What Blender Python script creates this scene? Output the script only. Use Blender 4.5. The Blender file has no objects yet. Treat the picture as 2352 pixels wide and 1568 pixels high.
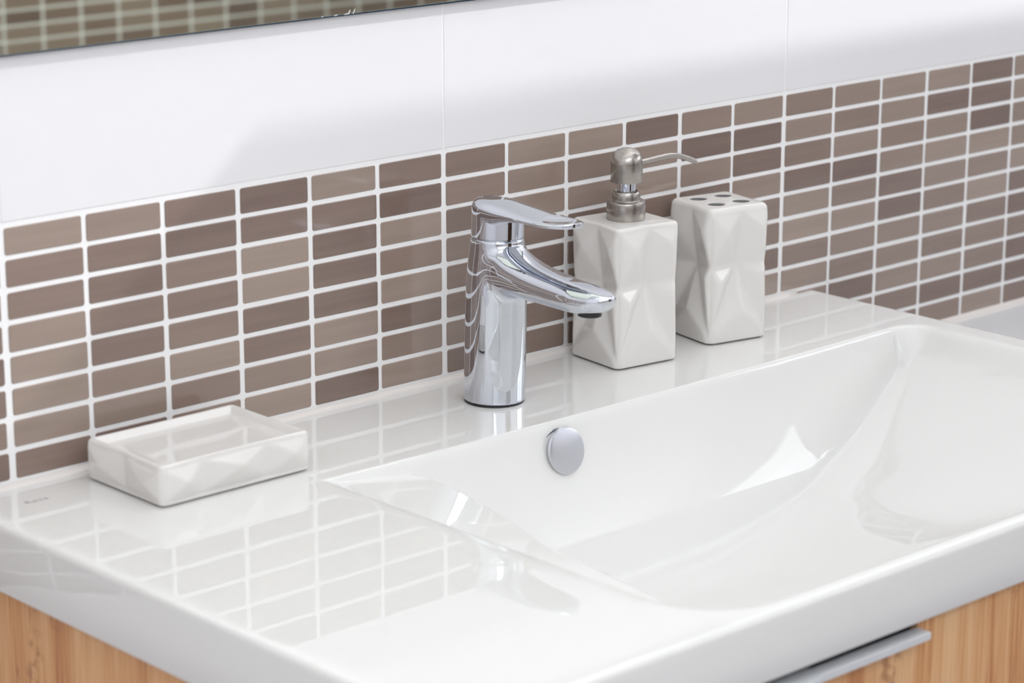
import bpy, bmesh, math, random
from mathutils import Vector, Matrix

# ---------------------------------------------------------------- units
# All lengths below are written in "u" = 1.2 mm; z = 0 is the top of the washbasin.
S = 0.0012
Z0 = 0.85
rnd = random.Random(7)


def V(x, y, z):
    return Vector((x * S, y * S, z * S + Z0))


sc = bpy.context.scene
col = sc.collection

# ---------------------------------------------------------------- camera
cam_d = bpy.data.cameras.new('camera')
cam = bpy.data.objects.new('camera', cam_d)
col.objects.link(cam)
sc.camera = cam
YAW, PIT, ROLL = 0.744834, 0.263290, 0.000989
f = Vector((math.sin(YAW) * math.cos(PIT), math.cos(YAW) * math.cos(PIT), -math.sin(PIT)))
r = f.cross(Vector((0, 0, 1))).normalized()
u = r.cross(f)
c_, s_ = math.cos(ROLL), math.sin(ROLL)
r2 = r * c_ + u * s_
u2 = u * c_ - r * s_
M = Matrix((r2, u2, -f)).transposed().to_4x4()
M.translation = V(-678.17, -1119.96, 424.87)
cam.matrix_world = M
cam_d.sensor_width = 36
cam_d.lens = 5923.36 / 2352 * 36
cam_d.clip_start = 0.02
cam_d.dof.use_dof = True
cam_d.dof.focus_distance = 1.85
cam_d.dof.aperture_fstop = 8.0

# ---------------------------------------------------------------- world, lights, exposure
w = bpy.data.worlds.new('world')
sc.world = w
w.use_nodes = True
bg = w.node_tree.nodes['Background']
bg.inputs[0].default_value = (0.85, 0.92, 1.0, 1)
bg.inputs[1].default_value = 0.4
sc.view_settings.view_transform = 'Standard'
sc.view_settings.look = 'None'
sc.view_settings.exposure = -0.04
sc.view_settings.gamma = 1.0
sc.view_settings.use_curve_mapping = False


def area(name, loc, target, sx, sy, power, color=(1, 1, 1)):
    d = bpy.data.lights.new(name, 'AREA')
    d.shape = 'RECTANGLE'
    d.size, d.size_y = sx, sy
    d.energy = power
    d.color = color
    o = bpy.data.objects.new(name, d)
    col.objects.link(o)
    o.location = loc
    o.rotation_euler = (Vector(target) - Vector(loc)).to_track_quat('-Z', 'Y').to_euler()
    return o


# room: x -1.5..2.1, y -1.60..0, z 0..2.6
XL, XR, YO, ZC = -1.5, 2.1, -1330 * S, 2.6
area('added_window_light', (XR - 0.02, -0.90, 1.75), (0.0, -0.90, 1.75), 1.05, 1.0, 9.0, (0.95, 0.98, 1.0))  # light of the added right window, out of view
area('ceiling_fill_light', (-0.15, -0.85, ZC - 0.05), (-0.15, -0.85, 0), 2.2, 1.1, 5.4, (1.0, 0.985, 0.965))  # added overhead fill, stands for no fixture in the room
area('added_window_light', (-0.40, YO + 0.03, 1.66), (-0.30, 0.0, 1.25), 1.5, 0.80, 9.0, (0.955, 0.96, 1.0))  # added front fill from behind the camera
d = bpy.data.lights.new('downlight_lamp', 'SPOT')
d.energy = 108.0
d.spot_size = math.radians(120)
d.spot_blend = 0.3
d.shadow_soft_size = 0.013
d.color = (0.97, 0.98, 1.0)
key = bpy.data.objects.new('downlight_lamp', d)
col.objects.link(key)
key.location = (1.883, -0.852, 2.49)
key.rotation_euler = (Vector((0.2, 0, 1.1)) - key.location).to_track_quat('-Z', 'Y').to_euler()

# ---------------------------------------------------------------- materials


def srgb(r_, g_, b_):
    def l(c):
        c /= 255.0
        return c / 12.92 if c <= 0.04045 else ((c + 0.055) / 1.055) ** 2.4
    return (l(r_), l(g_), l(b_), 1)


def mat(name, color, rough=0.4, metal=0.0, coat=0.0, ior=1.5, spec=None):
    m = bpy.data.materials.new(name)
    m.use_nodes = True
    b = m.node_tree.nodes['Principled BSDF']
    b.inputs['Base Color'].default_value = color
    b.inputs['Roughness'].default_value = rough
    b.inputs['Metallic'].default_value = metal
    b.inputs['IOR'].default_value = ior
    if coat:
        b.inputs['Coat Weight'].default_value = coat
        b.inputs['Coat Roughness'].default_value = 0.03
    if spec is not None:
        b.inputs['Specular IOR Level'].default_value = spec
    return m


def nodes(m):
    return m.node_tree.nodes, m.node_tree.links, m.node_tree.nodes['Principled BSDF']


def add_bump(m, scale, strength, dist, detail=2.0, stretch=(1, 1, 1), rough=0.5):
    N, L, b = nodes(m)
    tc = N.new('ShaderNodeTexCoord')
    mp = N.new('ShaderNodeMapping')
    mp.inputs['Scale'].default_value = stretch
    n = N.new('ShaderNodeTexNoise')
    n.inputs['Scale'].default_value = scale
    n.inputs['Detail'].default_value = detail
    n.inputs['Roughness'].default_value = rough
    bp = N.new('ShaderNodeBump')
    bp.inputs['Strength'].default_value = strength
    bp.inputs['Distance'].default_value = dist
    L.new(tc.outputs['Object'], mp.inputs[0])
    L.new(mp.outputs[0], n.inputs['Vector'])
    L.new(n.outputs['Fac'], bp.inputs['Height'])
    L.new(bp.outputs[0], b.inputs['Normal'])
    return n


M_WHITE_TILE = mat('glazed_white_tile', srgb(236, 235, 236), 0.12)
add_bump(M_WHITE_TILE, 9.0, 0.25, 0.0015, 1.0)
M_GROUT = mat('white_grout', srgb(246, 245, 244), 0.75)
add_bump(M_GROUT, 600, 0.4, 0.0004)
M_GLAZE = mat('white_ceramic_glaze', srgb(236, 235, 232), 0.02, ior=1.52)
add_bump(M_GLAZE, 22.0, 0.15, 0.00012, 0.0, (1.0, 0.55, 1.0))
M_POT = mat('white_glazed_stoneware', srgb(232, 229, 225), 0.045, ior=1.5)
M_FOOT = mat('unglazed_foot', srgb(120, 100, 84), 0.9)
M_CHROME = mat('polished_chrome', (0.63, 0.65, 0.70, 1), 0.02, 1.0)
M_SATIN = mat('cap_chrome', (0.64, 0.65, 0.70, 1), 0.32, 1.0)
M_BLACK = mat('black_rubber', (0.015, 0.015, 0.017, 1), 0.45)
M_ALU = mat('brushed_aluminium', srgb(226, 228, 230), 0.45, 0.35)
M_CAULK = mat('silicone_caulk', srgb(232, 226, 220), 0.35)
M_PRINT = mat('grey_print', srgb(165, 166, 166), 0.4)
M_ENGRAVE = mat('engraved_mark', srgb(110, 110, 122), 0.5, 0.6)
M_CEIL = mat('white_ceiling_paint', srgb(240, 240, 240), 0.8)
M_FLOOR = mat('grey_floor_tile', srgb(222, 221, 228), 0.4)
M_PAINT = mat('white_wall_paint', srgb(238, 238, 240), 0.6)
M_LEDGE = mat('pale_grey_worktop', srgb(228, 229, 231), 0.3)
M_EDGE = mat('mirror_edge_glass', (0.012, 0.03, 0.05, 1), 0.15)
M_CHIP = mat('chipped_glass', srgb(235, 238, 236), 0.4)
M_DARK = mat('recess_shade_black', (0.01, 0.01, 0.012, 1), 0.7)  # black that stands in for shade under the basin lip
M_SKIRT = mat('white_frame', srgb(238, 238, 238), 0.35)

# mirror glass: faintly green, real reflection
M_MIRROR = mat('mirror_silver', (0.66, 0.70, 0.60, 1), 0.015, 1.0)

# brushed steel (rings round the axis)
M_STEEL = mat('brushed_steel', srgb(172, 166, 160), 0.24, 1.0)
N, L, b = nodes(M_STEEL)
b.inputs['Anisotropic'].default_value = 0.6
tc = N.new('ShaderNodeTexCoord')
mp = N.new('ShaderNodeMapping')
mp.inputs['Scale'].default_value = (0.4, 0.4, 70)
n = N.new('ShaderNodeTexNoise')
n.inputs['Scale'].default_value = 60
rr = N.new('ShaderNodeMapRange')
rr.inputs['To Min'].default_value = 0.17
rr.inputs['To Max'].default_value = 0.34
L.new(tc.outputs['Object'], mp.inputs[0])
L.new(mp.outputs[0], n.inputs['Vector'])
L.new(n.outputs['Fac'], rr.inputs['Value'])
L.new(rr.outputs[0], b.inputs['Roughness'])

# mosaic: taupe glass, each tile its own tone, faint horizontal brush streaks
M_MOSAIC = mat('taupe_glass_mosaic', (0.3, 0.25, 0.2, 1), 0.09, coat=0.0, ior=1.5)
N, L, b = nodes(M_MOSAIC)
oi = N.new('ShaderNodeObjectInfo')
geo = N.new('ShaderNodeNewGeometry')
ramp = N.new('ShaderNodeValToRGB')
cr = ramp.color_ramp
cols = [(0.0, (120, 101, 93)), (0.25, (135, 116, 106)), (0.5, (146, 127, 116)), (0.75, (156, 139, 127)), (1.0, (170, 151, 139))]
cr.elements[0].position, cr.elements[0].color = cols[0][0], srgb(*cols[0][1])
cr.elements[1].position, cr.elements[1].color = cols[-1][0], srgb(*cols[-1][1])
for p_, c in cols[1:-1]:
    e = cr.elements.new(p_)
    e.color = srgb(*c)
tc = N.new('ShaderNodeTexCoord')
mul = N.new('ShaderNodeVectorMath')
mul.operation = 'MULTIPLY_ADD'
mul.inputs[1].default_value = (0.12, 1.0, 2.6)
cmb = N.new('ShaderNodeCombineXYZ')
m1 = N.new('ShaderNodeMath')
m1.operation = 'MULTIPLY'
m1.inputs[1].default_value = 37.0
L.new(oi.outputs['Random'], m1.inputs[0])
for i in range(3):
    L.new(m1.outputs[0], cmb.inputs[i])
L.new(geo.outputs['Position'], mul.inputs[0])
L.new(cmb.outputs[0], mul.inputs[2])
n = N.new('ShaderNodeTexNoise')
n.inputs['Scale'].default_value = 70
n.inputs['Detail'].default_value = 3
L.new(mul.outputs[0], n.inputs['Vector'])
ma = N.new('ShaderNodeMath')
ma.operation = 'MULTIPLY_ADD'
ma.inputs[1].default_value = 0.34
L.new(n.outputs['Fac'], ma.inputs[0])
mb_ = N.new('ShaderNodeMath')
mb_.operation = 'MULTIPLY_ADD'
mb_.inputs[1].default_value = 0.78
mb_.inputs[2].default_value = -0.09
L.new(oi.outputs['Random'], mb_.inputs[0])
L.new(mb_.outputs[0], ma.inputs[2])
L.new(ma.outputs[0], ramp.inputs['Fac'])
L.new(ramp.outputs[0], b.inputs['Base Color'])
bp = N.new('ShaderNodeBump')
bp.inputs['Strength'].default_value = 0.15
bp.inputs['Distance'].default_value = 0.0006
n2 = N.new('ShaderNodeTexNoise')
n2.inputs['Scale'].default_value = 35
n2.inputs['Detail'].default_value = 0
L.new(mul.outputs[0], n2.inputs['Vector'])
L.new(n2.outputs['Fac'], bp.inputs['Height'])
L.new(bp.outputs[0], b.inputs['Normal'])

# bamboo veneer, vertical strips
M_WOOD = mat('bamboo_veneer', (0.5, 0.3, 0.15, 1), 0.38)
N, L, b = nodes(M_WOOD)
tc = N.new('ShaderNodeTexCoord')


def tex(scale, stretch, detail=3.0):
    mp = N.new('ShaderNodeMapping')
    mp.inputs['Scale'].default_value = stretch
    n = N.new('ShaderNodeTexNoise')
    n.inputs['Scale'].default_value = scale
    n.inputs['Detail'].default_value = detail
    L.new(tc.outputs['Object'], mp.inputs[0])
    L.new(mp.outputs[0], n.inputs['Vector'])
    return n


n_fine = tex(700, (1, 1, 0.02), 4)
n_band = tex(48, (1, 1, 0.015), 2)
n_knot = tex(150, (1, 1, 0.8), 5)
n_kmask = tex(22, (1, 1, 0.6), 1)
mixa = N.new('ShaderNodeMath')
mixa.operation = 'MULTIPLY_ADD'
mixa.inputs[1].default_value = 0.55
L.new(n_fine.outputs['Fac'], mixa.inputs[0])
mixb = N.new('ShaderNodeMath')
mixb.operation = 'MULTIPLY'
mixb.inputs[1].default_value = 0.55
L.new(n_band.outputs['Fac'], mixb.inputs[0])
L.new(mixb.outputs[0], mixa.inputs[2])
ramp = N.new('ShaderNodeValToRGB')
cr = ramp.color_ramp
cr.elements[0].position, cr.elements[0].color = 0.40, srgb(190, 122, 72)
cr.elements[1].position, cr.elements[1].color = 0.66, srgb(236, 190, 140)
e = cr.elements.new(0.52)
e.color = srgb(220, 162, 106)
L.new(mixa.outputs[0], ramp.inputs['Fac'])
km = N.new('ShaderNodeMapRange')
km.inputs['From Min'].default_value = 0.57
km.inputs['From Max'].default_value = 0.64
L.new(n_kmask.outputs['Fac'], km.inputs['Value'])
kk = N.new('ShaderNodeMapRange')
kk.inputs['From Min'].default_value = 0.50
kk.inputs['From Max'].default_value = 0.60
kk.inputs['To Max'].default_value = 0.6
L.new(n_knot.outputs['Fac'], kk.inputs['Value'])
km2 = N.new('ShaderNodeMath')
km2.operation = 'MULTIPLY'
L.new(km.outputs[0], km2.inputs[0])
L.new(kk.outputs[0], km2.inputs[1])
mx = N.new('ShaderNodeMixRGB')
mx.inputs['Color2'].default_value = srgb(158, 98, 58)
L.new(km2.outputs[0], mx.inputs['Fac'])
L.new(ramp.outputs[0], mx.inputs['Color1'])
L.new(mx.outputs[0], b.inputs['Base Color'])

# ---------------------------------------------------------------- helpers


def new_obj(name, verts, faces, m, parent=None, smooth=False, scaled=True):
    me = bpy.data.meshes.new(name)
    me.from_pydata([V(*v) if scaled else Vector(v) for v in verts], [], faces)
    me.materials.append(m)
    if smooth:
        me.polygons.foreach_set('use_smooth', [True] * len(me.polygons))
    me.update()
    o = bpy.data.objects.new(name, me)
    col.objects.link(o)
    if parent:
        o.parent = parent
        o.matrix_parent_inverse = parent.matrix_world.inverted()
    return o


def fix_normals(o, merge=0.0):
    bm = bmesh.new()
    bm.from_mesh(o.data)
    if merge:
        bmesh.ops.remove_doubles(bm, verts=bm.verts, dist=merge)
    bmesh.ops.recalc_face_normals(bm, faces=bm.faces)
    bm.to_mesh(o.data)
    bm.free()


def bevel(o, width, seg=2, angle=30):
    md = o.modifiers.new('bevel', 'BEVEL')
    md.width = width * S
    md.segments = seg
    md.limit_method = 'ANGLE'
    md.angle_limit = math.radians(angle)
    o.data.polygons.foreach_set('use_smooth', [True] * len(o.data.polygons))
    md.harden_normals = True
    return o


def box(name, x0, x1, y0, y1, z0, z1, m, parent=None, bev=0.0, scaled=True):
    vs = [(x, y, z) for x in (x0, x1) for y in (y0, y1) for z in (z0, z1)]
    fs = [(0, 1, 3, 2), (4, 6, 7, 5), (0, 4, 5, 1), (2, 3, 7, 6), (0, 2, 6, 4), (1, 5, 7, 3)]
    o = new_obj(name, vs, fs, m, parent, scaled=scaled)
    if bev:
        bevel(o, bev)
    return o


def empty(name, x, y, z):
    o = bpy.data.objects.new(name, None)
    col.objects.link(o)
    o.location = V(x, y, z)
    o.matrix_world = Matrix.Translation(V(x, y, z))
    o.empty_display_size = 0.02
    return o


def tag(o, label=None, cat=None, group=None, kind=None):
    if label:
        o['label'] = label
    if cat:
        o['category'] = cat
    if group:
        o['group'] = group
    if kind:
        o['kind'] = kind
    return o


def rings(name, loops, m, parent=None, close_start=True, close_end=True, smooth=True):
    n = len(loops[0])
    vs = [p for l in loops for p in l]
    fs = []
    for i in range(len(loops) - 1):
        for j in range(n):
            k = (j + 1) % n
            fs.append((i * n + j, i * n + k, (i + 1) * n + k, (i + 1) * n + j))
    if close_start:
        fs.append(tuple(range(n))[::-1])
    if close_end:
        fs.append(tuple((len(loops) - 1) * n + j for j in range(n)))
    o = new_obj(name, vs, fs, m, parent, smooth)
    fix_normals(o)
    return o


def autosmooth(o, angle=35):
    md = o.data
    md.polygons.foreach_set('use_smooth', [True] * len(md.polygons))
    bm = bmesh.new()
    bm.from_mesh(md)
    for e in bm.edges:
        if len(e.link_faces) == 2 and e.calc_face_angle(0) > math.radians(angle):
            e.smooth = False
    bm.to_mesh(md)
    bm.free()
    return o


def lathe(name, cx, cy, prof, m, parent=None, seg=72, axis=None, origin=None, sharp=35):
    """prof: list of (radius, height). axis None = vertical."""
    loops = []
    for rad, h in prof:
        l = []
        for j in range(seg):
            a = 2 * math.pi * j / seg
            if axis is None:
                l.append((cx + rad * math.cos(a), cy + rad * math.sin(a), h))
            else:
                q = axis[0] * h + axis[1] * (rad * math.cos(a)) + axis[2] * (rad * math.sin(a)) + origin
                l.append(tuple(q))
        loops.append(l)
    o = rings(name, loops, m, parent)
    autosmooth(o, sharp)
    return o


def tube(name, pts, rad, m, parent=None, seg=20):
    P = [Vector(p) for p in pts]
    loops = []
    up = Vector((0, 0, 1))
    for i, p in enumerate(P):
        t = (P[min(i + 1, len(P) - 1)] - P[max(i - 1, 0)]).normalized()
        a = t.cross(up).normalized()
        bb = a.cross(t)
        rd = rad[i] if isinstance(rad, (list, tuple)) else rad
        loops.append([tuple(p + a * math.cos(2 * math.pi * k / seg) * rd + bb * math.sin(2 * math.pi * k / seg) * rd) for k in range(seg)])
    o = rings(name, loops, m, parent)
    autosmooth(o, 50)
    return o


# ---------------------------------------------------------------- room shell
def room_box(name, x0, x1, y0, y1, z0, z1, m):
    return tag(box(name, x0, x1, y0, y1, z0, z1, m, scaled=False), kind='structure')


GR = 0.0005                                   # grout sits 1 mm behind the tile faces
wall_back = room_box('wall_back', XL - 0.1, XR + 0.1, GR, 0.12, 0, ZC, M_GROUT)
wall_front = room_box('wall_front', XL - 0.1, XR + 0.1, YO - 0.12, YO - GR, 0, ZC, M_GROUT)
room_box('wall_left', XL - 0.12, XL, YO - 0.12, 0.12, 0, ZC, M_PAINT)
room_box('floor', XL - 0.12, XR + 0.12, YO - 0.12, 0.12, -0.1, 0, M_FLOOR)
room_box('ceiling', XL - 0.12, XR + 0.12, YO - 0.12, 0.12, ZC, ZC + 0.1, M_CEIL)
# right wall with an opening for the added, unseen window y -1.45..-0.35, z 1.22..2.28
wy0, wy1, wz0, wz1 = -1.45, -0.35, 1.22, 2.28
x0, x1 = XR, XR + 0.12
vs, fs = [], []


def addbox(a0, a1, b0, b1, c0, c1):
    k = len(vs)
    for x in (a0, a1):
        for y in (b0, b1):
            for z in (c0, c1):
                vs.append((x, y, z))
    for q in [(0, 1, 3, 2), (4, 6, 7, 5), (0, 4, 5, 1), (2, 3, 7, 6), (0, 2, 6, 4), (1, 5, 7, 3)]:
        fs.append(tuple(k + i for i in q))


addbox(x0, x1, YO - 0.12, wy0, 0, ZC)
addbox(x0, x1, wy1, 0.12, 0, ZC)
addbox(x0, x1, wy0, wy1, 0, wz0)
addbox(x0, x1, wy0, wy1, wz1, ZC)
wr = new_obj('wall_right', vs, fs, M_PAINT, scaled=False)
tag(wr, kind='structure')
win = tag(box('added_window_1', x0 + 0.05, x0 + 0.056, wy0, wy1, wz0, wz1,
              mat('glowing_window_pane', (0.9, 0.95, 1, 1), 0.4), scaled=False), kind='structure')
N, L, b = nodes(win.data.materials[0])
b.inputs['Emission Color'].default_value = (0.86, 0.93, 1.0, 1)
b.inputs['Emission Strength'].default_value = 0.6  # pane glows as an added daylight source
for a0, a1, c0, c1 in [(wy0, wy1, wz0, wz0 + .05), (wy0, wy1, wz1 - .05, wz1), (wy0, wy0 + .05, wz0 + .05, wz1 - .05),
                       (wy1 - .05, wy1, wz0 + .05, wz1 - .05), (-0.925, -0.875, wz0 + .05, wz1 - .05)]:
    box('added_window_frame', x0 + 0.03, x0 + 0.075, a0, a1, c0, c1, M_SKIRT, win, scaled=False)
# added unseen window behind the camera, above the mosaic, for front light
win2 = tag(box('added_window_2', -1.20, 0.30, YO + 0.004, YO + 0.012, 1.28, 2.32, win.data.materials[0], scaled=False), kind='structure')
for a0, a1, c0, c1 in [(-1.25, .345, 1.23, 1.28), (-1.25, .345, 2.32, 2.37), (-1.25, -1.20, 1.28, 2.32), (.30, .345, 1.28, 2.32), (-.45, -.41, 1.28, 2.32)]:
    box('added_window_frame', a0, a1, YO + 0.001, YO + 0.022, c0, c1, M_SKIRT, win2, scaled=False)
M_DOOR = mat('added_door_brown', srgb(62, 40, 28), 0.3)
door = tag(box('added_door_1', 0.40, 0.90, YO + 0.001, YO + 0.03, 0, 2.05, M_DOOR, scaled=False), kind='structure')  # added unseen door, put there for dark reflections in the chrome
lathe('added_door_handle', 0.47 / S, YO / S + 45, [(0.01, 150), (9, 150), (9, 270), (0.01, 270)], M_CHROME, door, 24)
for a0, a1, c1 in [(0.35, 0.40, 2.05), (0.90, 0.95, 2.05)]:
    box('added_door_frame', a0, a1, YO + 0.001, YO + 0.035, 0, c1 + .05, M_SKIRT, door, scaled=False)
# added unseen slab off the right wall, there to shadow the tiles and basin
room_box('shadow_slab', 637 * S, XR, -950 * S, -240 * S, Z0 + 570 * S, Z0 + 573.5 * S, M_PAINT)
# ceiling lamp housing of the downlight
lamp = lathe('downlight', 1.883 / S, -0.852 / S, [(30, (ZC - 0.06 - Z0) / S), (32, (ZC - 0.06 - Z0) / S), (36, (ZC - Z0) / S - 1), (36, (ZC - Z0) / S)], M_SKIRT, seg=32)
tag(lamp, 'small round white recessed ceiling downlight near the right wall', 'lamp')

# ---------------------------------------------------------------- mosaic and white wall tiles
PC, PR = 50.0, 17.083                         # column and row pitch
TZ = 139.4                                    # top of the mosaic band


def tile_mesh(name, w, h, t, rc, bev, m, cseg=3):
    """tile in the xz plane, centred, front towards -y at y = 0, back at y = t"""
    def loop(ins, y):
        out = []
        for cx, cz, a0 in ((w / 2 - rc, h / 2 - rc, 0), (-w / 2 + rc, h / 2 - rc, 90), (-w / 2 + rc, -h / 2 + rc, 180), (w / 2 - rc, -h / 2 + rc, 270)):
            for k in range(cseg + 1):
                a = math.radians(a0 + 90 * k / cseg)
                rr_ = max(rc - ins, 0.01)
                out.append((cx + rr_ * math.cos(a), y, cz + rr_ * math.sin(a)))
        return out
    loops = [loop(0, t), loop(0, bev), loop(bev, 0)]
    n = len(loops[0])
    vs = [p for l in loops for p in l]
    fs = []
    for i in range(2):
        for j in range(n):
            k = (j + 1) % n
            fs.append((i * n + j, (i + 1) * n + j, (i + 1) * n + k, i * n + k))
    fs.append(tuple(2 * n + j for j in range(n))[::-1])
    me = bpy.data.meshes.new(name)
    me.from_pydata([Vector(p) * S for p in vs], [], fs)
    me.materials.append(m)
    me.update()
    bm = bmesh.new()
    bm.from_mesh(me)
    bmesh.ops.recalc_face_normals(bm, faces=bm.faces)
    bm.normal_update()
    if [fc for fc in bm.faces if len(fc.verts) == n][0].normal.y > 0:
        bmesh.ops.reverse_faces(bm, faces=bm.faces)
    bm.to_mesh(me)
    bm.free()
    return me


mos = [tile_mesh('mosaic_tile', 47.3 - 0.3 * i, 14.7 - 0.12 * i, 1.2, 1.5, 0.45, M_MOSAIC) for i in range(3)]


def place_tile(me, name, x, y, z, parent, flip=False, tilt=True):
    o = bpy.data.objects.new(name, me)
    col.objects.link(o)
    o.parent = parent
    o.matrix_parent_inverse = parent.matrix_world.inverted()
    o.location = V(x, y, z)
    rz = math.pi if flip else 0.0
    if tilt:
        o.rotation_euler = (math.radians(rnd.uniform(-.22, .22)), math.radians(rnd.uniform(-.12, .12)), rz + math.radians(rnd.uniform(-.22, .22)))
    else:
        o.rotation_euler = (0, 0, rz)
    return o


def joined_tiles(name, spots, parent, flip):
    vs, fs = [], []
    me = mos[0]
    sg = -1 if flip else 1
    for (x, y, z) in spots:
        k = len(vs)
        o = V(x, y, z)
        for v in me.vertices:
            vs.append((o.x + sg * v.co.x, o.y + sg * v.co.y, o.z + v.co.z))
        for p in me.polygons:
            fs.append(tuple(k + i for i in p.vertices))
    o = new_obj(name, vs, fs, M_MOSAIC, parent, scaled=False)
    o['kind'] = 'stuff'
    return o


def gap(c):
    return 0.35 if c % 6 == 0 else (-0.35 if c % 6 == 5 else 0)


rest = []
for c in range(-24, 34):
    for k in range(12):
        x = PC * (c + 0.5) + gap(c)
        z = TZ - PR * (k + 0.5)
        if x - 24 < XL / S or x + 24 > XR / S:
            continue
        if k > 8 and -40 < x < 640:
            continue
        vis = -2 <= c <= 19
        if vis and k <= 8 or (vis and c >= 12):
            place_tile(mos[rnd.choice((0, 0, 1, 2))], 'mosaic_tile', x + rnd.uniform(-.25, .25), 0, z + rnd.uniform(-.15, .15), wall_back)
        else:
            rest.append((x, 0, z))
joined_tiles('distant_mosaic', rest, wall_back, False)
rest = []
W_ = -1330
for c in range(-24, 34):
    for k in range(12):
        x = PC * (c + 0.5) + 18.0
        z = TZ + 2.7 - PR * (k + 0.5)
        if x - 24 < XL / S or x + 24 > XR / S:
            continue
        if 14 <= c <= 32 and 3 <= k <= 10:
            place_tile(mos[0], 'mosaic_tile', x, W_, z, wall_front, True, False)
        else:
            rest.append((x, W_, z))
joined_tiles('distant_mosaic', rest, wall_front, True)

WT = 299.1
wt = tile_mesh('white_tile', WT, 499.2, 1.0, 0.6, 0.5, M_WHITE_TILE, 1)
wt_low = tile_mesh('white_tile', WT, 249.2, 1.0, 0.6, 0.5, M_WHITE_TILE, 1)
for wall, yy, flip in ((wall_back, 0, False), (wall_front, W_, True)):
    for c in range(-4, 6):
        x = 300 * c + 150
        if x + 150 > XR / S + 1 or x - 150 < XL / S - 60:
            continue
        for k in range(3):
            zz = TZ + 1.2 + 250 + 500 * k
            if V(0, 0, zz + 250).z > ZC:
                zz2 = TZ + 1.2 + 500 * k
                top = (ZC - Z0) / S - 1
                me = tile_mesh('white_tile', WT, top - zz2 - .8, 1.0, 0.6, 0.5, M_WHITE_TILE, 1)
                place_tile(me, 'white_tile', x, yy, (top + zz2) / 2, wall, flip, False)
            else:
                place_tile(wt, 'white_tile', x, yy, zz, wall, flip, False)
        for k in range(2):
            zz = TZ - 12 * PR - 0.4 - 125 - 250 * k
            place_tile(wt_low, 'white_tile', x, yy, zz, wall, flip, False)

# ---------------------------------------------------------------- mirror
mir = empty('wall_mirror', 160, -2, 226.5)
tag(mir, 'large frameless wall mirror with dark thin edge above the white tiles', 'mirror')
mz0, mz1, mx0, mx1 = 226.3, 800, -560, 560
box('mirror_glass', mx0, mx1, -4.2, -0.6, mz0 + 0.9, mz1, M_MIRROR, mir)
box('mirror_edge', mx0, mx1, -4.3, -0.2, mz0, mz0 + 0.9, M_EDGE, mir)
for (px, w_, h_, lean) in ((226, 1.0, 2.2, .9), (229.5, .9, 2.5, .9), (223, 4.0, .5, 0), (216, 3.0, .45, 0), (207, 1.6, .4, 0)):
    zb = mz0 + 0.7
    vs_ = [(px, -4.5, zb), (px + w_ * .5, -4.5, zb), (px + lean + w_, -4.5, zb + h_), (px + lean + w_ * .4, -4.5, zb + h_ * .8),
           (px, -4.25, zb), (px + w_ * .5, -4.25, zb), (px + lean + w_, -4.25, zb + h_), (px + lean + w_ * .4, -4.25, zb + h_ * .8)]
    ch = new_obj('chip', vs_, [(0, 1, 2, 3), (7, 6, 5, 4), (0, 4, 5, 1), (1, 5, 6, 2), (2, 6, 7, 3), (3, 7, 4, 0)], M_CHIP, mir)
    ch['label'] = 'small pale chip on the mirror edge'

# ---------------------------------------------------------------- washbasin
BX0, BX1, BY0 = -38.0, 636.0, -390.5
RR = 3.6


def interp(tab, x):
    if x <= tab[0][0]:
        return tab[0][1]
    for (a, va), (b_, vb) in zip(tab, tab[1:]):
        if x <= b_:
            t = (x - a) / (b_ - a)
            return va + (vb - va) * t
    return tab[-1][1]


def spline(tab):
    """monotone cubic through the table"""
    xs = [p[0] for p in tab]
    ys = [p[1] for p in tab]
    dl = [(ys[i + 1] - ys[i]) / (xs[i + 1] - xs[i]) for i in range(len(xs) - 1)]
    m = [dl[0]] + [(0 if dl[i - 1] * dl[i] <= 0 else 2 * dl[i - 1] * dl[i] / (dl[i - 1] + dl[i])) for i in range(1, len(dl))] + [dl[-1]]

    def fn(x):
        if x <= xs[0]:
            return ys[0] + m[0] * (x - xs[0])
        if x >= xs[-1]:
            return ys[-1] + m[-1] * (x - xs[-1])
        i = 0
        while x > xs[i + 1]:
            i += 1
        h = xs[i + 1] - xs[i]
        t = (x - xs[i]) / h
        return ((2 * t ** 3 - 3 * t * t + 1) * ys[i] + (t ** 3 - 2 * t * t + t) * h * m[i]
                + (-2 * t ** 3 + 3 * t * t) * ys[i + 1] + (t ** 3 - t * t) * h * m[i + 1])
    return fn


fR = spline([(0, 0), (12, 17), (38, 34), (81, 55), (111, 65), (143, 75), (212, 86), (248, 90), (320, 92), (600, 93)])
fF = spline([(0, 0), (10, 10), (40, 36), (90, 66), (140, 84), (190, 92), (400, 93)])


def fB(d):
    if d < 0:
        return 3.6 * d
    return 95 * (1 - (1 - min(d, 90) / 90.0) ** 3.4)


def smin(a, b_, k):
    h = max(k - abs(a - b_), 0) / k
    return min(a, b_) - h * h * k * 0.25


fC = spline([(102, 50), (115, 62), (130, 65.5), (153, 68), (194, 67), (208, 69), (221, 73), (300, 88), (400, 100)])


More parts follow.
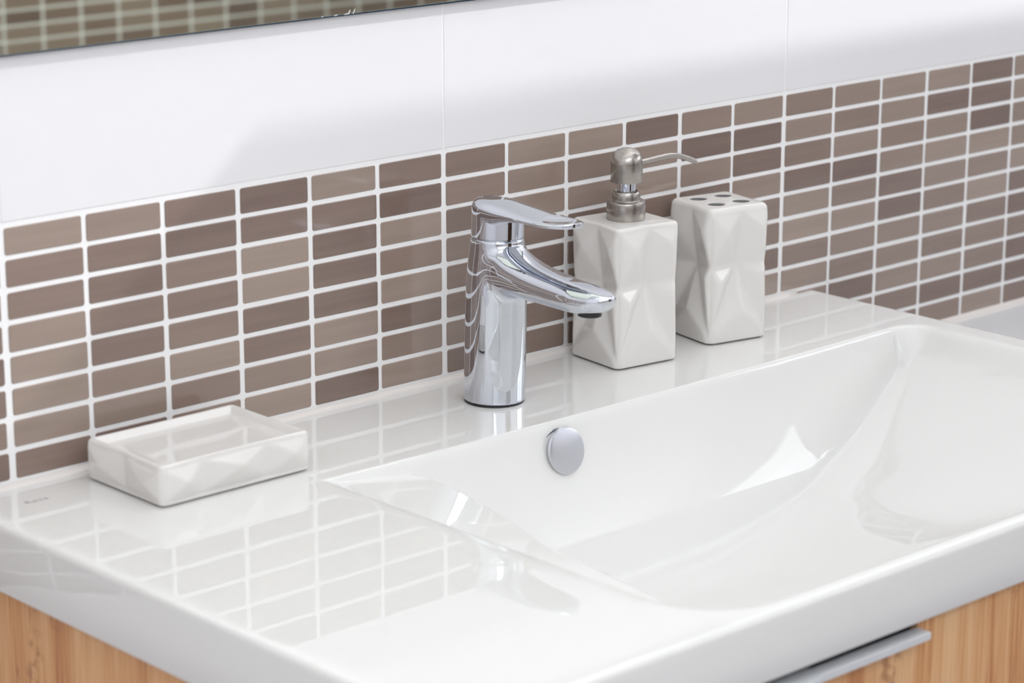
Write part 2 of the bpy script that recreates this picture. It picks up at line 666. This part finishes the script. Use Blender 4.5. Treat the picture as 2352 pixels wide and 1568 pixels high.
def depth(x, y):
    yb = -101.0 - 4.2 * (1 - ((x - 370) / 250.0) ** 2)
    dB = yb - y
    dL = x - 129.0
    dR = 614.0 - x
    dF = y + 379.0
    # the left end has a flat shelf that drops at a crease
    tcr = min(max((-y - 100) / 200.0, 0), 1)
    cre = fC(-y)
    if dL < 0:
        l = dL * 0.6
    else:
        l = 0.09 * dL + (dL - cre if dL > cre else 0) * 0.9 + (1.6 + 0.2 * max(-y - 100, 0)) * (1 - math.exp(-dL / 3.5))
    # front-left corner rounding
    a, b_ = dL, dF
    if a < 42 and b_ < 42:
        q = 42 - math.hypot(42 - max(a, -8), 42 - max(b_, -8))
    else:
        q = min(a, b_)
    fr = smin(fR(dR), fF(dF), 22) if dR > 0 and dF > 0 else min(fR(dR), fF(dF))
    res = smin(l, fB(dB), 1.2)
    res = smin(res, fr, 2.5)
    if a < 42 and b_ < 42:
        res = min(res, 1.1 * q)
    if dR < 20 and dB < 20:
        res = min(res, 1.6 * (20 - math.hypot(20 - max(dR, -8), 20 - max(dB, -8))))
    # softened rim
    k = 1.6
    if res < -6:
        return 0.0
    if res > 12:
        return res
    return k * math.log(1 + math.exp(res / k))


xs = []
x = BX0 + RR
while x < BX1 - RR:
    xs.append(x)
    x += 0.4 if 125 < x < 136 else (1.5 if 100 < x < 200 or x > 590 else 2.4)
xs.append(BX1 - RR)
ys = []
y = 0.0
while y > BY0 + RR:
    ys.append(y)
    y -= 0.6 if -112 < y < -97 else (1.0 if -125 < y <= -112 or y < -365 else (6 if y > -90 else 2.2))
ys.append(BY0 + RR)
nx, ny = len(xs), len(ys)
vs, fs = [], []
for yy in ys:
    # the shelf behind the basin rises very slightly to the wall
    for xx in xs:
        vs.append((xx, yy, -depth(xx, yy)))
for j in range(ny - 1):
    for i in range(nx - 1):
        fs.append((j * nx + i, (j + 1) * nx + i, (j + 1) * nx + i + 1, j * nx + i + 1))
# skirt round the perimeter: list of (index, normal angle)
per = []
for j in range(ny):
    per.append((j * nx, 180.0))
for k in range(1, 6):
    per.append(((ny - 1) * nx, 180 + 90 * k / 6.0))
for i in range(nx):
    per.append(((ny - 1) * nx + i, 270.0))
for k in range(1, 6):
    per.append(((ny - 1) * nx + nx - 1, 270 + 90 * k / 6.0))
for j in range(ny - 1, -1, -1):
    per.append((j * nx + nx - 1, 360.0))
prev = [p[0] for p in per]
prof = [(RR * math.sin(math.radians(a)), -RR * (1 - math.cos(math.radians(a)))) for a in (15, 30, 45, 60, 75, 90)] + [(RR + 0.4, -20), (RR + 0.4, -32.2), (RR - 0.4, -33.2), (RR - 6, -33.2)]
for (ro, zz) in prof:
    cur = []
    for (idx, ang) in per:
        p0 = vs[idx]
        a = math.radians(ang)
        # left end of the basin is a little taller than the front
        zx = zz * (36.6 / 33.2 if (zz < -25 and 135 < ang < 226) else 1.0)
        cur.append(len(vs))
        vs.append((p0[0] + ro * math.cos(a), p0[1] + ro * math.sin(a), zx + (p0[2] if abs(p0[2]) < 3 else 0)))
    for k in range(len(per) - 1):
        fs.append((prev[k], prev[k + 1], cur[k + 1], cur[k]))
    prev = cur
basin = empty('washbasin', 300, -195, -33)
tag(basin, 'white glazed ceramic washbasin with wide left shelf on the bamboo cabinet', 'sink')
bowl = new_obj('basin_body', vs, fs, M_GLAZE, basin, True)
fix_normals(bowl, 1e-6)
if bowl.data.polygons[0].normal.z < 0:
    bowl.data.flip_normals()

# silicone bead along the wall
pts = []
loops = []
for i in range(0, 57):
    xx = -60 + i * 12.3
    if xx > 628:
        break
    a = 3.4 + rnd.uniform(-.5, .5)
    bb = 2.6 + rnd.uniform(-.5, .5)
    loops.append([(xx, 0.6, -.5), (xx, 0.6, bb), (xx, -0.4, bb), (xx, -a * .45, bb * .42), (xx, -a, .25), (xx, -a, -.5)])
ck = rings('caulk', loops, M_CAULK, basin)
ck['label'] = 'uneven pale silicone bead along the tiles'

# overflow cap
nrm = Vector((0, -0.975, 0.22)).normalized()
ax = (nrm, Vector((1, 0, 0)), nrm.cross(Vector((1, 0, 0))))
org = Vector((292.6, -113.8, -16.0))
ov = lathe('overflow_cap', 0, 0, [(0.01, 0.0), (12.2, 0.0), (13.2, -0.35), (13.6, -1.0), (13.6, -2.0), (13.0, -2.6), (8, -3.0), (8, -4), (0.01, -4)][::-1], M_SATIN, basin, 64, ax, org, 30)
ov['label'] = 'round chrome overflow cap'
lathe('overflow_ring', 0, 0, [(0.01, -5.6), (9, -5.6), (11.5, -5.0), (13.0, -4.9), (13.8, -5.4), (14.0, -6.2), (14.0, -12)][::-1], M_CHROME, basin, 64, ax, org + Vector((-1.6, 0, 0)), 30)
# drain plug
dz = -depth(262, -218)
lathe('drain_plug', 262, -218, [(0.01, dz + 2.6), (15, dz + 2.5), (18, dz + 1.6), (19.5, dz - .5), (19.5, dz - 3)], M_CHROME, basin, 48)

# ---------------------------------------------------------------- text marks


def text(body, name, size, mat_, parent, origin, xdir, ydir, lift=0.15):
    cu = bpy.data.curves.new(name, 'FONT')
    cu.body = body
    cu.size = size * S
    cu.extrude = 0.05 * S
    cu.align_x = 'CENTER'
    cu.align_y = 'CENTER'
    cu.space_character = 1.15
    o = bpy.data.objects.new(name, cu)
    col.objects.link(o)
    xd, yd = Vector(xdir).normalized(), Vector(ydir).normalized()
    zd = xd.cross(yd).normalized()
    yd = zd.cross(xd)
    mw = Matrix((xd, yd, zd)).transposed().to_4x4()
    mw.translation = V(*origin) + zd * lift * S
    dg = bpy.context.evaluated_depsgraph_get()
    me = bpy.data.meshes.new_from_object(o.evaluated_get(dg))
    bpy.data.objects.remove(o)
    me.materials.clear()
    me.materials.append(mat_)
    me.transform(mw)
    o = bpy.data.objects.new(name, me)
    col.objects.link(o)
    o.parent = parent
    o.matrix_parent_inverse = parent.matrix_world.inverted()
    return o


tx = text('Roca', 'printed_mark', 6.0, M_PRINT, basin, (-3.5, -27.0, 0.0), (1, 0, 0), (0, 1, 0), 0.05)
tx['label'] = 'faint grey maker mark printed on the rim'

# ---------------------------------------------------------------- cabinet under the basin
cab = empty('vanity_cabinet', 300, -190, -33)
tag(cab, 'bamboo veneer vanity cabinet carrying the white basin', 'cabinet')
CZ0 = -640.0
box('side_panel', -31, -16, -366, -1.5, CZ0, -36.8, M_WOOD, cab, 0.6)
box('side_panel', 615, 630, -366, -1.5, CZ0, -33.4, M_WOOD, cab, 0.6)
box('back_panel', -16, 615, -9, -1.5, CZ0, -60, M_WOOD, cab)
box('bottom_panel', -16, 615, -366, -9, CZ0, CZ0 + 15, M_WOOD, cab)
box('top_rail', -16, 615, -366, -352, -110, -34, M_DARK, cab)  # rail coloured black in place of the shade inside the cabinet
ol = [(-31, -330), (630, -330), (630, -34.2), (271, -34.2), (271, -44), (30, -44), (30, -34.2), (-31, -34.2)]
vs = [(x_, -384, z_) for x_, z_ in ol] + [(x_, -367, z_) for x_, z_ in ol]
k = len(ol)
dr = new_obj('drawer_front', vs, [tuple(range(k)), tuple(range(k, 2 * k))[::-1]] + [(i, k + i, k + (i + 1) % k, (i + 1) % k) for i in range(k)], M_WOOD, cab)
fix_normals(dr)
bevel(dr, 0.5)
rec = box('recess_shade_block', 31, 270, -380.5, -367.2, -43.9, -34.0, M_DARK, dr)  # solid black block standing in for the shaded gap above the handle
rec['label'] = 'black block in place of the shade behind the handle'
box('drawer_front', -31, 630, -384, -367, CZ0, -333, M_WOOD, cab, 0.6)
# handle: aluminium lip hooked over the drawer edge, cut back between x 182 and 267
vs = []
hx0, hx1 = 32, 270.8
outline = [(hx0, -395.2), (187, -394.4), (189, -392.8), (hx1, -392.8), (hx1, -383.6), (193, -383.6), (189, -380.5), (185, -374), (hx0, -374)]
vs = [(x_, y_, -39.0) for x_, y_ in outline] + [(x_, y_, -43.0) for x_, y_ in outline]
k = len(outline)
fs = [tuple(range(k))[::-1], tuple(range(k, 2 * k))] + [(i, (i + 1) % k, k + (i + 1) % k, k + i) for i in range(k)]
h = new_obj('handle', vs, fs, M_ALU, dr)
fix_normals(h)
bevel(h, 0.35, 2)
h['label'] = 'silver aluminium lip handle'

# lower pale worktop to the right
side = empty('side_worktop', 800, -150, -51)
tag(side, 'pale grey lower worktop beside the basin at the right wall tiles', 'worktop')
box('worktop_slab', 664, 1700, -420, -1.0, -80, -49.8, M_LEDGE, side, 1.5)
box('support_panel', 680, 1680, -400, -8, -700, -80, M_PAINT, side)
ck2 = rings('caulk', [[(xx, -0.1, -50), (xx, -0.1, -46.2), (xx, -0.6, -46.4), (xx, -4.6, -48.8), (xx, -5, -50)] for xx in (666, 900, 1200, 1700)], M_CAULK, side, smooth=False)
ck2['label'] = 'pale pinkish silicone bead'

# ---------------------------------------------------------------- faceted stoneware


def bary(tri, u_, t_):
    (x1, y1, d1), (x2, y2, d2), (x3, y3, d3) = tri
    den = (y2 - y3) * (x1 - x3) + (x3 - x2) * (y1 - y3)
    if abs(den) < 1e-9:
        return None
    a = ((y2 - y3) * (u_ - x3) + (x3 - x2) * (t_ - y3)) / den
    b_ = ((y3 - y1) * (u_ - x3) + (x1 - x3) * (t_ - y3)) / den
    c = 1 - a - b_
    if min(a, b_, c) < -1e-6:
        return None
    return a * d1 + b_ * d2 + c * d3


def tall_pattern():
    T0, T1, T2 = (0, 1, 0), (.53, 1, -1.8), (1, 1, 0)
    A, B = (.27, .85, 1.9), (.84, .865, 1.9)
    C = (.53, .58, -6.6)
    M0, M1 = (0, .575, -1.1), (1, .59, -1.1)
    D, E = (.20, .45, .7), (.88, .50, .6)
    F = (.53, .235, 1.7)
    N0, N1 = (0, 0, 0), (1, 0, 0)
    return [(T0, T1, A), (T1, T2, B), (T0, A, M0), (A, T1, C), (A, C, M0), (T1, B, C), (B, T2, M1), (B, M1, C),
            (M0, C, D), (M0, D, N0), (D, C, N0), (C, F, N0), (C, N1, F), (E, C, N1), (C, M1, E), (M1, N1, E), (F, N1, N0)]


def cells_pattern(edges, apex, dv=-1.6, da=1.6):
    out = []
    for (a, b_), (p, q) in zip(zip(edges, edges[1:]), apex):
        ap = (p, q, da)
        c0, c1 = (a, 0, 0 if a == 0 else dv), (b_, 0, 0 if b_ == 1 else dv)
        t0, t1 = (a, 1, 0 if a == 0 else dv * .6), (b_, 1, 0 if b_ == 1 else dv * .6)
        out += [(t0, t1, ap), (t1, c1, ap), (c1, c0, ap), (c0, t0, ap)]
    return out


def look(pattern, u_, t_):
    for tri in pattern:
        d_ = bary(tri, u_, t_)
        if d_ is not None:
            return d_
    return 0.0


def faceted(name, cx, cy, rot, w_, d_, h_, rc, rv, pats, m, parent, nu=44, nt=70, zb=0.9, soft=1, topcap=()):
    """rounded box with relief on its four sides. pats: front, right, back, left"""
    # perimeter samples
    per = []
    for k in range(4):
        for i in range(nu):
            uu = i / nu
            if k == 0:
                p = (-w_ / 2 + w_ * uu, -d_ / 2)
            elif k == 1:
                p = (w_ / 2, -d_ / 2 + d_ * uu)
            elif k == 2:
                p = (w_ / 2 - w_ * uu, d_ / 2)
            else:
                p = (-w_ / 2, d_ / 2 - d_ * uu)
            qx = min(max(p[0], -w_ / 2 + rc), w_ / 2 - rc)
            qy = min(max(p[1], -d_ / 2 + rc), d_ / 2 - rc)
            L_ = math.hypot(p[0] - qx, p[1] - qy)
            nx_, ny_ = (p[0] - qx) / L_, (p[1] - qy) / L_
            per.append((k, uu, qx, qy, nx_, ny_))
    n_ = len(per)
    # displacement field
    F_ = [[look(pats[k], uu, j / nt) for (k, uu, *_r) in per] for j in range(nt + 1)]
    for _ in range(soft):
        G = [[0.0] * n_ for _ in range(nt + 1)]
        for j in range(nt + 1):
            ja, jb = max(j - 1, 0), min(j + 1, nt)
            for i in range(n_):
                a, b_ = (i - 1) % n_, (i + 1) % n_
                G[j][i] = (4 * F_[j][i] + 2 * (F_[ja][i] + F_[jb][i] + F_[j][a] + F_[j][b_])
                           + F_[ja][a] + F_[ja][b_] + F_[jb][a] + F_[jb][b_]) / 16.0
        F_ = G
    cr_, sr_ = math.cos(rot), math.sin(rot)

    def W(px, py, z):
        return (cx + px * cr_ - py * sr_, cy + px * sr_ + py * cr_, z)

    loops = []
    # foot (dark unglazed gap under the glaze)
    loops.append([W(qx + nx_ * (rc - 2.6), qy + ny_ * (rc - 2.6), zb) for (_k, _u, qx, qy, nx_, ny_) in per])
    zs = []
    nb = 5
    for k in range(nb):
        a = math.pi / 2 * k / nb
        zs.append((zb + 1.3 * (1 - math.sin(a)) - 0.0, 1.3 * (1 - math.cos(a)), 0))
    zs = [(zb + 1.3 * (1 - math.cos(a)), 1.3 * (1 - math.sin(a))) for a in [math.pi / 2 * k / nb for k in range(nb)]]
    for z_, ins in zs:
        loops.append([W(qx + nx_ * (rc - ins), qy + ny_ * (rc - ins), z_) for (_k, _u, qx, qy, nx_, ny_) in per])
    lo, hi = zb + 1.3, h_ - rv
    for j in range(nt + 1):
        t_ = j / nt
        z_ = lo + (hi - lo) * t_
        loops.append([W(qx + nx_ * (rc + F_[j][i]), qy + ny_ * (rc + F_[j][i]), z_) for i, (_k, _u, qx, qy, nx_, ny_) in enumerate(per)])
    nb = 6
    for k in range(1, nb + 1):
        a = math.pi / 2 * k / nb
        ins = rv * (1 - math.cos(a))
        g = math.cos(a)
        loops.append([W(qx + nx_ * (rc - ins + F_[nt][i] * g), qy + ny_ * (rc - ins + F_[nt][i] * g), h_ - rv + rv * math.sin(a)) for i, (_k, _u, qx, qy, nx_, ny_) in enumerate(per)])
    for ins, z_ in topcap:
        rr_ = max(rc - rv - ins, 0.4)
        lp = []
        hw, hd = w_ / 2 - rv - ins, d_ / 2 - rv - ins
        for (_k, _u, qx, qy, nx_, ny_) in per:
            sx = qx / (w_ / 2 - rc) * (hw - rr_)
            sy = qy / (d_ / 2 - rc) * (hd - rr_)
            lp.append(W(sx + nx_ * rr_, sy + ny_ * rr_, z_))
        loops.append(lp)
    o = rings(name, loops, m, parent)
    return o


TP = tall_pattern()

# soap dish
dish = empty('soap_dish', 84, -48.5, 0)
tag(dish, 'shallow rectangular white faceted soap dish on the left shelf', 'soap dish')
front = cells_pattern([0, .28, .70, 1], [(.16, .52), (.52, .62), (.88, .55)], -3.0, 2.6)
left = cells_pattern([0, .48, 1], [(.2, .5), (.80, .48)], -2.6, 2.2)
faceted('dish_body', 84, -48.6, 0, 96.5, 69, 22.5, 4.0, 2.2, [front, left, front, left], M_POT, dish, nu=60, nt=26, zb=0.9,
        topcap=((0.8, 22.5), (1.6, 22.1), (3.6, 19.4), (4.8, 18.7), (12, 18.4), (26, 18.2)))
box('dish_foot', 84 - 45, 84 + 45, -48.6 - 31.5, -48.6 + 31.5, 0.02, 1.2, M_FOOT, dish)

# soap dispenser
disp = empty('soap_dispenser', 417, -35.3, 0)
tag(disp, 'white faceted ceramic soap dispenser with brushed steel pump', 'soap dispenser')
faceted('bottle', 415.8, -35.4, math.radians(-7), 48, 48, 87.6, 4.6, 2.4, [TP] * 4, M_POT, disp, soft=1,
        topcap=((1.2, 87.65), (8, 87.7), (14, 87.7)))
fo = box('bottle_foot', -19, 19, -19, 19, 0, 1, M_FOOT, disp, scaled=False)
fo.data.transform(Matrix.Translation(V(417, -35.3, 0)) @ Matrix.Rotation(math.radians(-7), 4, 'Z') @ Matrix.Diagonal((S, S, S * 1.2, 1)))
pump = lathe('pump_collar', 416.4, -35.3, [(0.01, 87.2), (11.7, 87.2), (11.9, 87.9), (11.9, 97.6), (11.5, 98.8), (10.6, 99.4), (8.9, 99.5), (8.6, 99.8),
                                          (8.6, 103.9), (8.1, 104.9), (7.0, 105.2), (6.6, 104.4), (0.01, 104.3)], M_STEEL, disp)
neck = lathe('pump_neck', 416.4, -35.3, [(0.01, 104), (5.8, 104), (5.8, 111.2), (0.01, 111.2)], M_CHROME, disp)
head = lathe('pump_head', 416.4, -35.3, [(0.01, 110.6), (8.7, 110.6), (9.4, 110.7), (9.75, 111.3), (9.75, 122.2), (9.5, 124.6), (8.8, 126.9), (7.6, 128.9),
                                        (5.8, 130.4), (3.4, 131.3), (1.5, 131.6), (0.01, 131.65)], M_STEEL, disp)
autosmooth(head, 45)
npts = []
nd = Vector((math.cos(math.radians(-13)), math.sin(math.radians(-13)), 0))
for s__, zz in ((8, 121.2), (15, 122.0), (22, 122.9), (28, 123.5), (32, 123.7), (36, 123.3), (40, 122.3), (44, 120.9), (48, 119.2), (50.5, 118.0)):
    npts.append(tuple(Vector((416.4, -35.3, 0)) + nd * s__ + Vector((0, 0, zz))))
tube('nozzle', npts, [1.95, 1.9, 1.85, 1.8, 1.8, 1.75, 1.7, 1.65, 1.6, 1.55], M_STEEL, disp)

# toothbrush holder with four holes
cup = empty('toothbrush_holder', 499.8, -35.4, 0)
tag(cup, 'white faceted ceramic toothbrush holder with four round holes', 'toothbrush holder')
ROT = math.radians(-11)
cb = faceted('holder_body', 499.8, -35.4, ROT, 47, 47, 87.4, 6.5, 4.0, [TP] * 4, M_POT, cup, soft=1,
             topcap=((1.5, 87.5), (6, 87.6), (12, 87.6)))
cut_vs, cut_fs = [], []
seg = 40
for hx, hy in ((-9.6, -9.6), (9.6, -9.6), (-9.6, 9.6), (9.6, 9.6)):
    X = 499.8 + hx * math.cos(ROT) - hy * math.sin(ROT)
    Y = -35.4 + hx * math.sin(ROT) + hy * math.cos(ROT)
    k0 = len(cut_vs)
    prof_ = [(5.5, 6), (5.5, 86.0), (5.6, 87.0), (6.0, 87.8), (6.2, 95)]
    for rad, zz in prof_:
        for j in range(seg):
            a = 2 * math.pi * j / seg
            cut_vs.append((X + rad * math.cos(a), Y + rad * math.sin(a), zz))
    for i in range(len(prof_) - 1):
        for j in range(seg):
            q = (j + 1) % seg
            cut_fs.append((k0 + i * seg + j, k0 + i * seg + q, k0 + (i + 1) * seg + q, k0 + (i + 1) * seg + j))
    cut_fs.append(tuple(k0 + j for j in range(seg))[::-1])
    cut_fs.append(tuple(k0 + (len(prof_) - 1) * seg + j for j in range(seg)))
cutter = new_obj('cutter', cut_vs, cut_fs, M_POT)
M_HOLE = mat('hole_shade_grey', srgb(140, 138, 136), 0.6)  # grey on the hole walls stands in for the shade inside
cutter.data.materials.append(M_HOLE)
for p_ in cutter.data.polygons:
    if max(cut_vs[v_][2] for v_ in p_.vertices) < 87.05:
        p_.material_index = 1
fix_normals(cutter)
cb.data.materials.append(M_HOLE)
bo = cb.modifiers.new('holes', 'BOOLEAN')
bo.operation = 'DIFFERENCE'
bo.solver = 'EXACT'
bo.object = cutter
bpy.context.view_layer.update()
dg = bpy.context.evaluated_depsgraph_get()
me = bpy.data.meshes.new_from_object(cb.evaluated_get(dg))
cb.modifiers.clear()
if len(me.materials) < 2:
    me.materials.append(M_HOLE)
cb.data = me
bpy.data.objects.remove(cutter)
autosmooth(cb, 40)
fo = box('holder_foot', -20, 20, -20, 20, 0, 1, M_FOOT, cup, scaled=False)
fo.data.transform(Matrix.Translation(V(499.8, -35.4, 0)) @ Matrix.Rotation(ROT, 4, 'Z') @ Matrix.Diagonal((S, S, S * 1.2, 1)))

# ---------------------------------------------------------------- faucet
FX, FY = 294.0, -50.3
fau = empty('basin_faucet', FX, FY, 0)
tag(fau, 'polished chrome single lever faucet standing at the back of the basin', 'faucet')
lathe('base_ring', FX, FY, [(0.01, 0.02), (17.6, 0.02), (17.6, 0.9), (0.01, 0.9)], M_BLACK, fau)


def ss(a, b_, x):
    t = min(max((x - a) / (b_ - a), 0), 1)
    return t * t * (3 - 2 * t)


def se_loop(cy_, cz, hw, hh, ey, n_=64, ytip=None, p=2.4, clamp=None):
    out = []
    for j in range(n_):
        a = 2 * math.pi * j / n_
        ca, sa = math.cos(a), math.sin(a)
        x_ = FX + hw * (abs(ca) ** (2 / p)) * (1 if ca >= 0 else -1)
        z_ = cz + hh * (abs(sa) ** (2 / p)) * (1 if sa >= 0 else -1)
        if clamp is not None:
            z_ = min(z_, clamp)
        out.append((x_, cy_, z_))
    return out


# body + spout joined with a voxel-free union: build both, boolean, then smooth the seam
prof = [(0.01, 0.9), (17.9, 0.9), (18.0, 1.3), (18.0, 30), (17.95, 55), (17.8, 70), (17.5, 76), (16.9, 83), (16.2, 89), (15.75, 94), (15.65, 96.6), (15.3, 97.2), (0.01, 97.2)]
body = lathe('faucet_body', FX, FY, prof, M_CHROME, fau, seg=96)
# sample surface by an implicit field and mesh it with marching along y-loops: spout loft
secs = []
ytab = [FY - i * 1.5 for i in range(0, 66)]
top = spline([(0, 99), (10, 96.5), (17, 92.6), (24, 89.5), (34, 86.6), (48, 84.4), (62, 83.0), (75, 82.0), (86, 81.0), (92, 79.6), (94.5, 78.0)])
bot = spline([(0, 60), (12, 63.8), (20, 65.6), (28, 65.8), (45, 65.6), (68, 65.4), (78, 66.2), (86, 68.4), (92, 72.2), (94.5, 76.0)])
wid = spline([(0, 15.0), (14, 15.2), (30, 14.6), (50, 14.0), (70, 13.5), (76, 12.7), (84, 10.8), (89, 8.4), (92, 5.6), (93.8, 2.6), (94.5, 0.5)])
loops = []
ss_list = [0, 3, 6, 9, 12, 15, 18, 21, 24, 28, 32, 36, 40, 45, 50, 54, 58, 61, 64, 67, 70, 73, 76, 79, 82, 84, 85.5, 87, 88.4, 89.7, 90.8, 91.7, 92.5, 93.1, 93.6, 94, 94.3, 94.5]
for s__ in ss_list:
    t_, b_, w_ = top(s__), bot(s__), wid(s__)
    cz, hh = (t_ + b_) / 2, max((t_ - b_) / 2, .3)
    lp = []
    for (x_, y_, z_) in se_loop(FY - s__, cz, w_, hh, 0, 72, p=2.3):
        # oval facet on the upper side of the tip
        dd = s__ - 60
        pl = 82.9 - 0.05 * dd - 0.0024 * dd * dd - 0.003 * (x_ - FX) ** 2
        if s__ > 60:
            z_ = min(z_, pl)
        lp.append((x_, y_, z_))
    loops.append(lp)
spout = rings('spout', loops, M_CHROME, fau)
# union body and spout, remesh finely and relax so they flow into one casting
bm = bmesh.new()
bm.from_mesh(body.data)
bm.from_mesh(spout.data)
bm.to_mesh(body.data)
bm.free()
rm = body.modifiers.new('remesh', 'REMESH')
rm.mode = 'VOXEL'
rm.voxel_size = 0.55 * S
rm.use_smooth_shade = True
sm = body.modifiers.new('relax', 'SMOOTH')
sm.factor = 0.5
sm.iterations = 14
bpy.context.view_layer.update()
dg = bpy.context.evaluated_depsgraph_get()
me = bpy.data.meshes.new_from_object(body.evaluated_get(dg))
body.modifiers.clear()
# melt the seam between column and spout
bm = bmesh.new()
bm.from_mesh(me)
cx_, cy_ = FX * S, FY * S
sel = []
for v in bm.verts:
    rad = math.hypot(v.co.x - cx_, v.co.y - cy_) / S
    z_ = (v.co.z - Z0) / S
    if 44 < z_ < 96 and v.co.y < cy_ + 14 * S and rad < 36:
        sel.append((v, ss(44, 58, z_) * (1 - ss(90, 96, z_)) * (1 - ss(24, 36, rad)) * ss(-14, -4, (cy_ - v.co.y) / S)))
for _ in range(110):
    new = []
    for v, wgt in sel:
        av = Vector((0, 0, 0))
        for e in v.link_edges:
            av += e.other_vert(v).co
        av /= len(v.link_edges)
        new.append(v.co.lerp(av, 0.55 * wgt))
    for (v, wgt), co in zip(sel, new):
        v.co = co
bm.to_mesh(me)
bm.free()
me.polygons.foreach_set('use_smooth', [True] * len(me.polygons))
me.materials.clear()
me.materials.append(M_CHROME)
body.data = me
bpy.data.objects.remove(spout)
lathe('aerator', FX, FY - 77, [(0.01, 65.0), (6.2, 65.0), (6.7, 65.3), (6.9, 68.5), (0.01, 68.5)], M_BLACK, fau, 40)
# cartridge head
lathe('lever_hub', FX, FY, [(0.01, 96.4), (14.7, 96.4), (14.9, 97.6), (15.35, 98.1), (15.35, 112), (15.2, 114), (0.01, 114)], M_CHROME, fau, seg=96)
# lever: lofted plate
ztop = spline([(-16, 118.0), (-8, 118.7), (0, 118.5), (10, 117.4), (20, 116.3), (35, 115.0), (45, 114.6), (55, 114.7), (65, 115.2), (70, 115.4)])
zbot = spline([(-16, 108), (0, 106), (10, 106.2), (17, 108.4), (26, 110.6), (40, 111.6), (50, 111.4), (61, 111.8), (66, 112.9), (70, 114.0)])


def lev_w(s__):
    if s__ < 0:
        return math.sqrt(max(15.35 ** 2 - s__ ** 2, 0.05))
    if s__ < 39:
        return 15.35 - 0.012 * s__
    t = (s__ - 39) / 27.0
    return (15.35 - .6) * math.sqrt(max(1 - t ** 2.3, 0.0016))


loops = []
sl = [-15.34, -15.2, -14.8, -14, -13, -11.5, -9.5, -7, -4, 0, 4, 8, 12, 16, 20, 25, 30, 35, 40, 43, 46, 50, 53, 56, 58.5, 61, 63, 64.5, 66, 67.2, 68.2, 69, 69.5, 69.9]
for s__ in [q_ if q_ < 30 else 30 + (q_ - 30) * 0.9 for q_ in sl]:
    w_ = lev_w(s__)
    t_, b_ = ztop(s__), zbot(s__)
    lp = []
    nn = 72
    for j in range(nn):
        a = 2 * math.pi * j / nn
        ca, sa = math.cos(a), math.sin(a)
        p = 3.6
        xo = w_ * (abs(ca) ** (2 / p)) * (1 if ca >= 0 else -1)
        hh = (t_ - b_) / 2
        z_ = (t_ + b_) / 2 + hh * (abs(sa) ** (2 / p)) * (1 if sa >= 0 else -1)
        # flat bearing plate: slight crown on top
        if sa > 0:
            z_ += 0.5 * (1 - (xo / 15.4) ** 2)
            # scooped oval near the tip
            e_ = ((s__ - 51) / 12.5) ** 2 + ((xo) / 11.0) ** 2
            if e_ < 1:
                z_ -= 1.3 * (1 - e_)
        lp.append((FX + xo, FY - s__, z_))
    loops.append(lp)
lev = rings('lever', loops, M_CHROME, fau)
md = lev.modifiers.new('sub', 'SUBSURF')
md.levels = md.render_levels = 1
tx = text('Roca', 'engraved_mark', 3.4, M_ENGRAVE, fau, (FX + 3, FY + 11.0, 119.02), (1, 0.0, 0), (0, 1, 0), 0.1)
tx['label'] = 'tiny engraved maker mark on the lever'

# the column stands a touch out of plumb
fau.rotation_euler = (0, math.radians(1.6), 0)
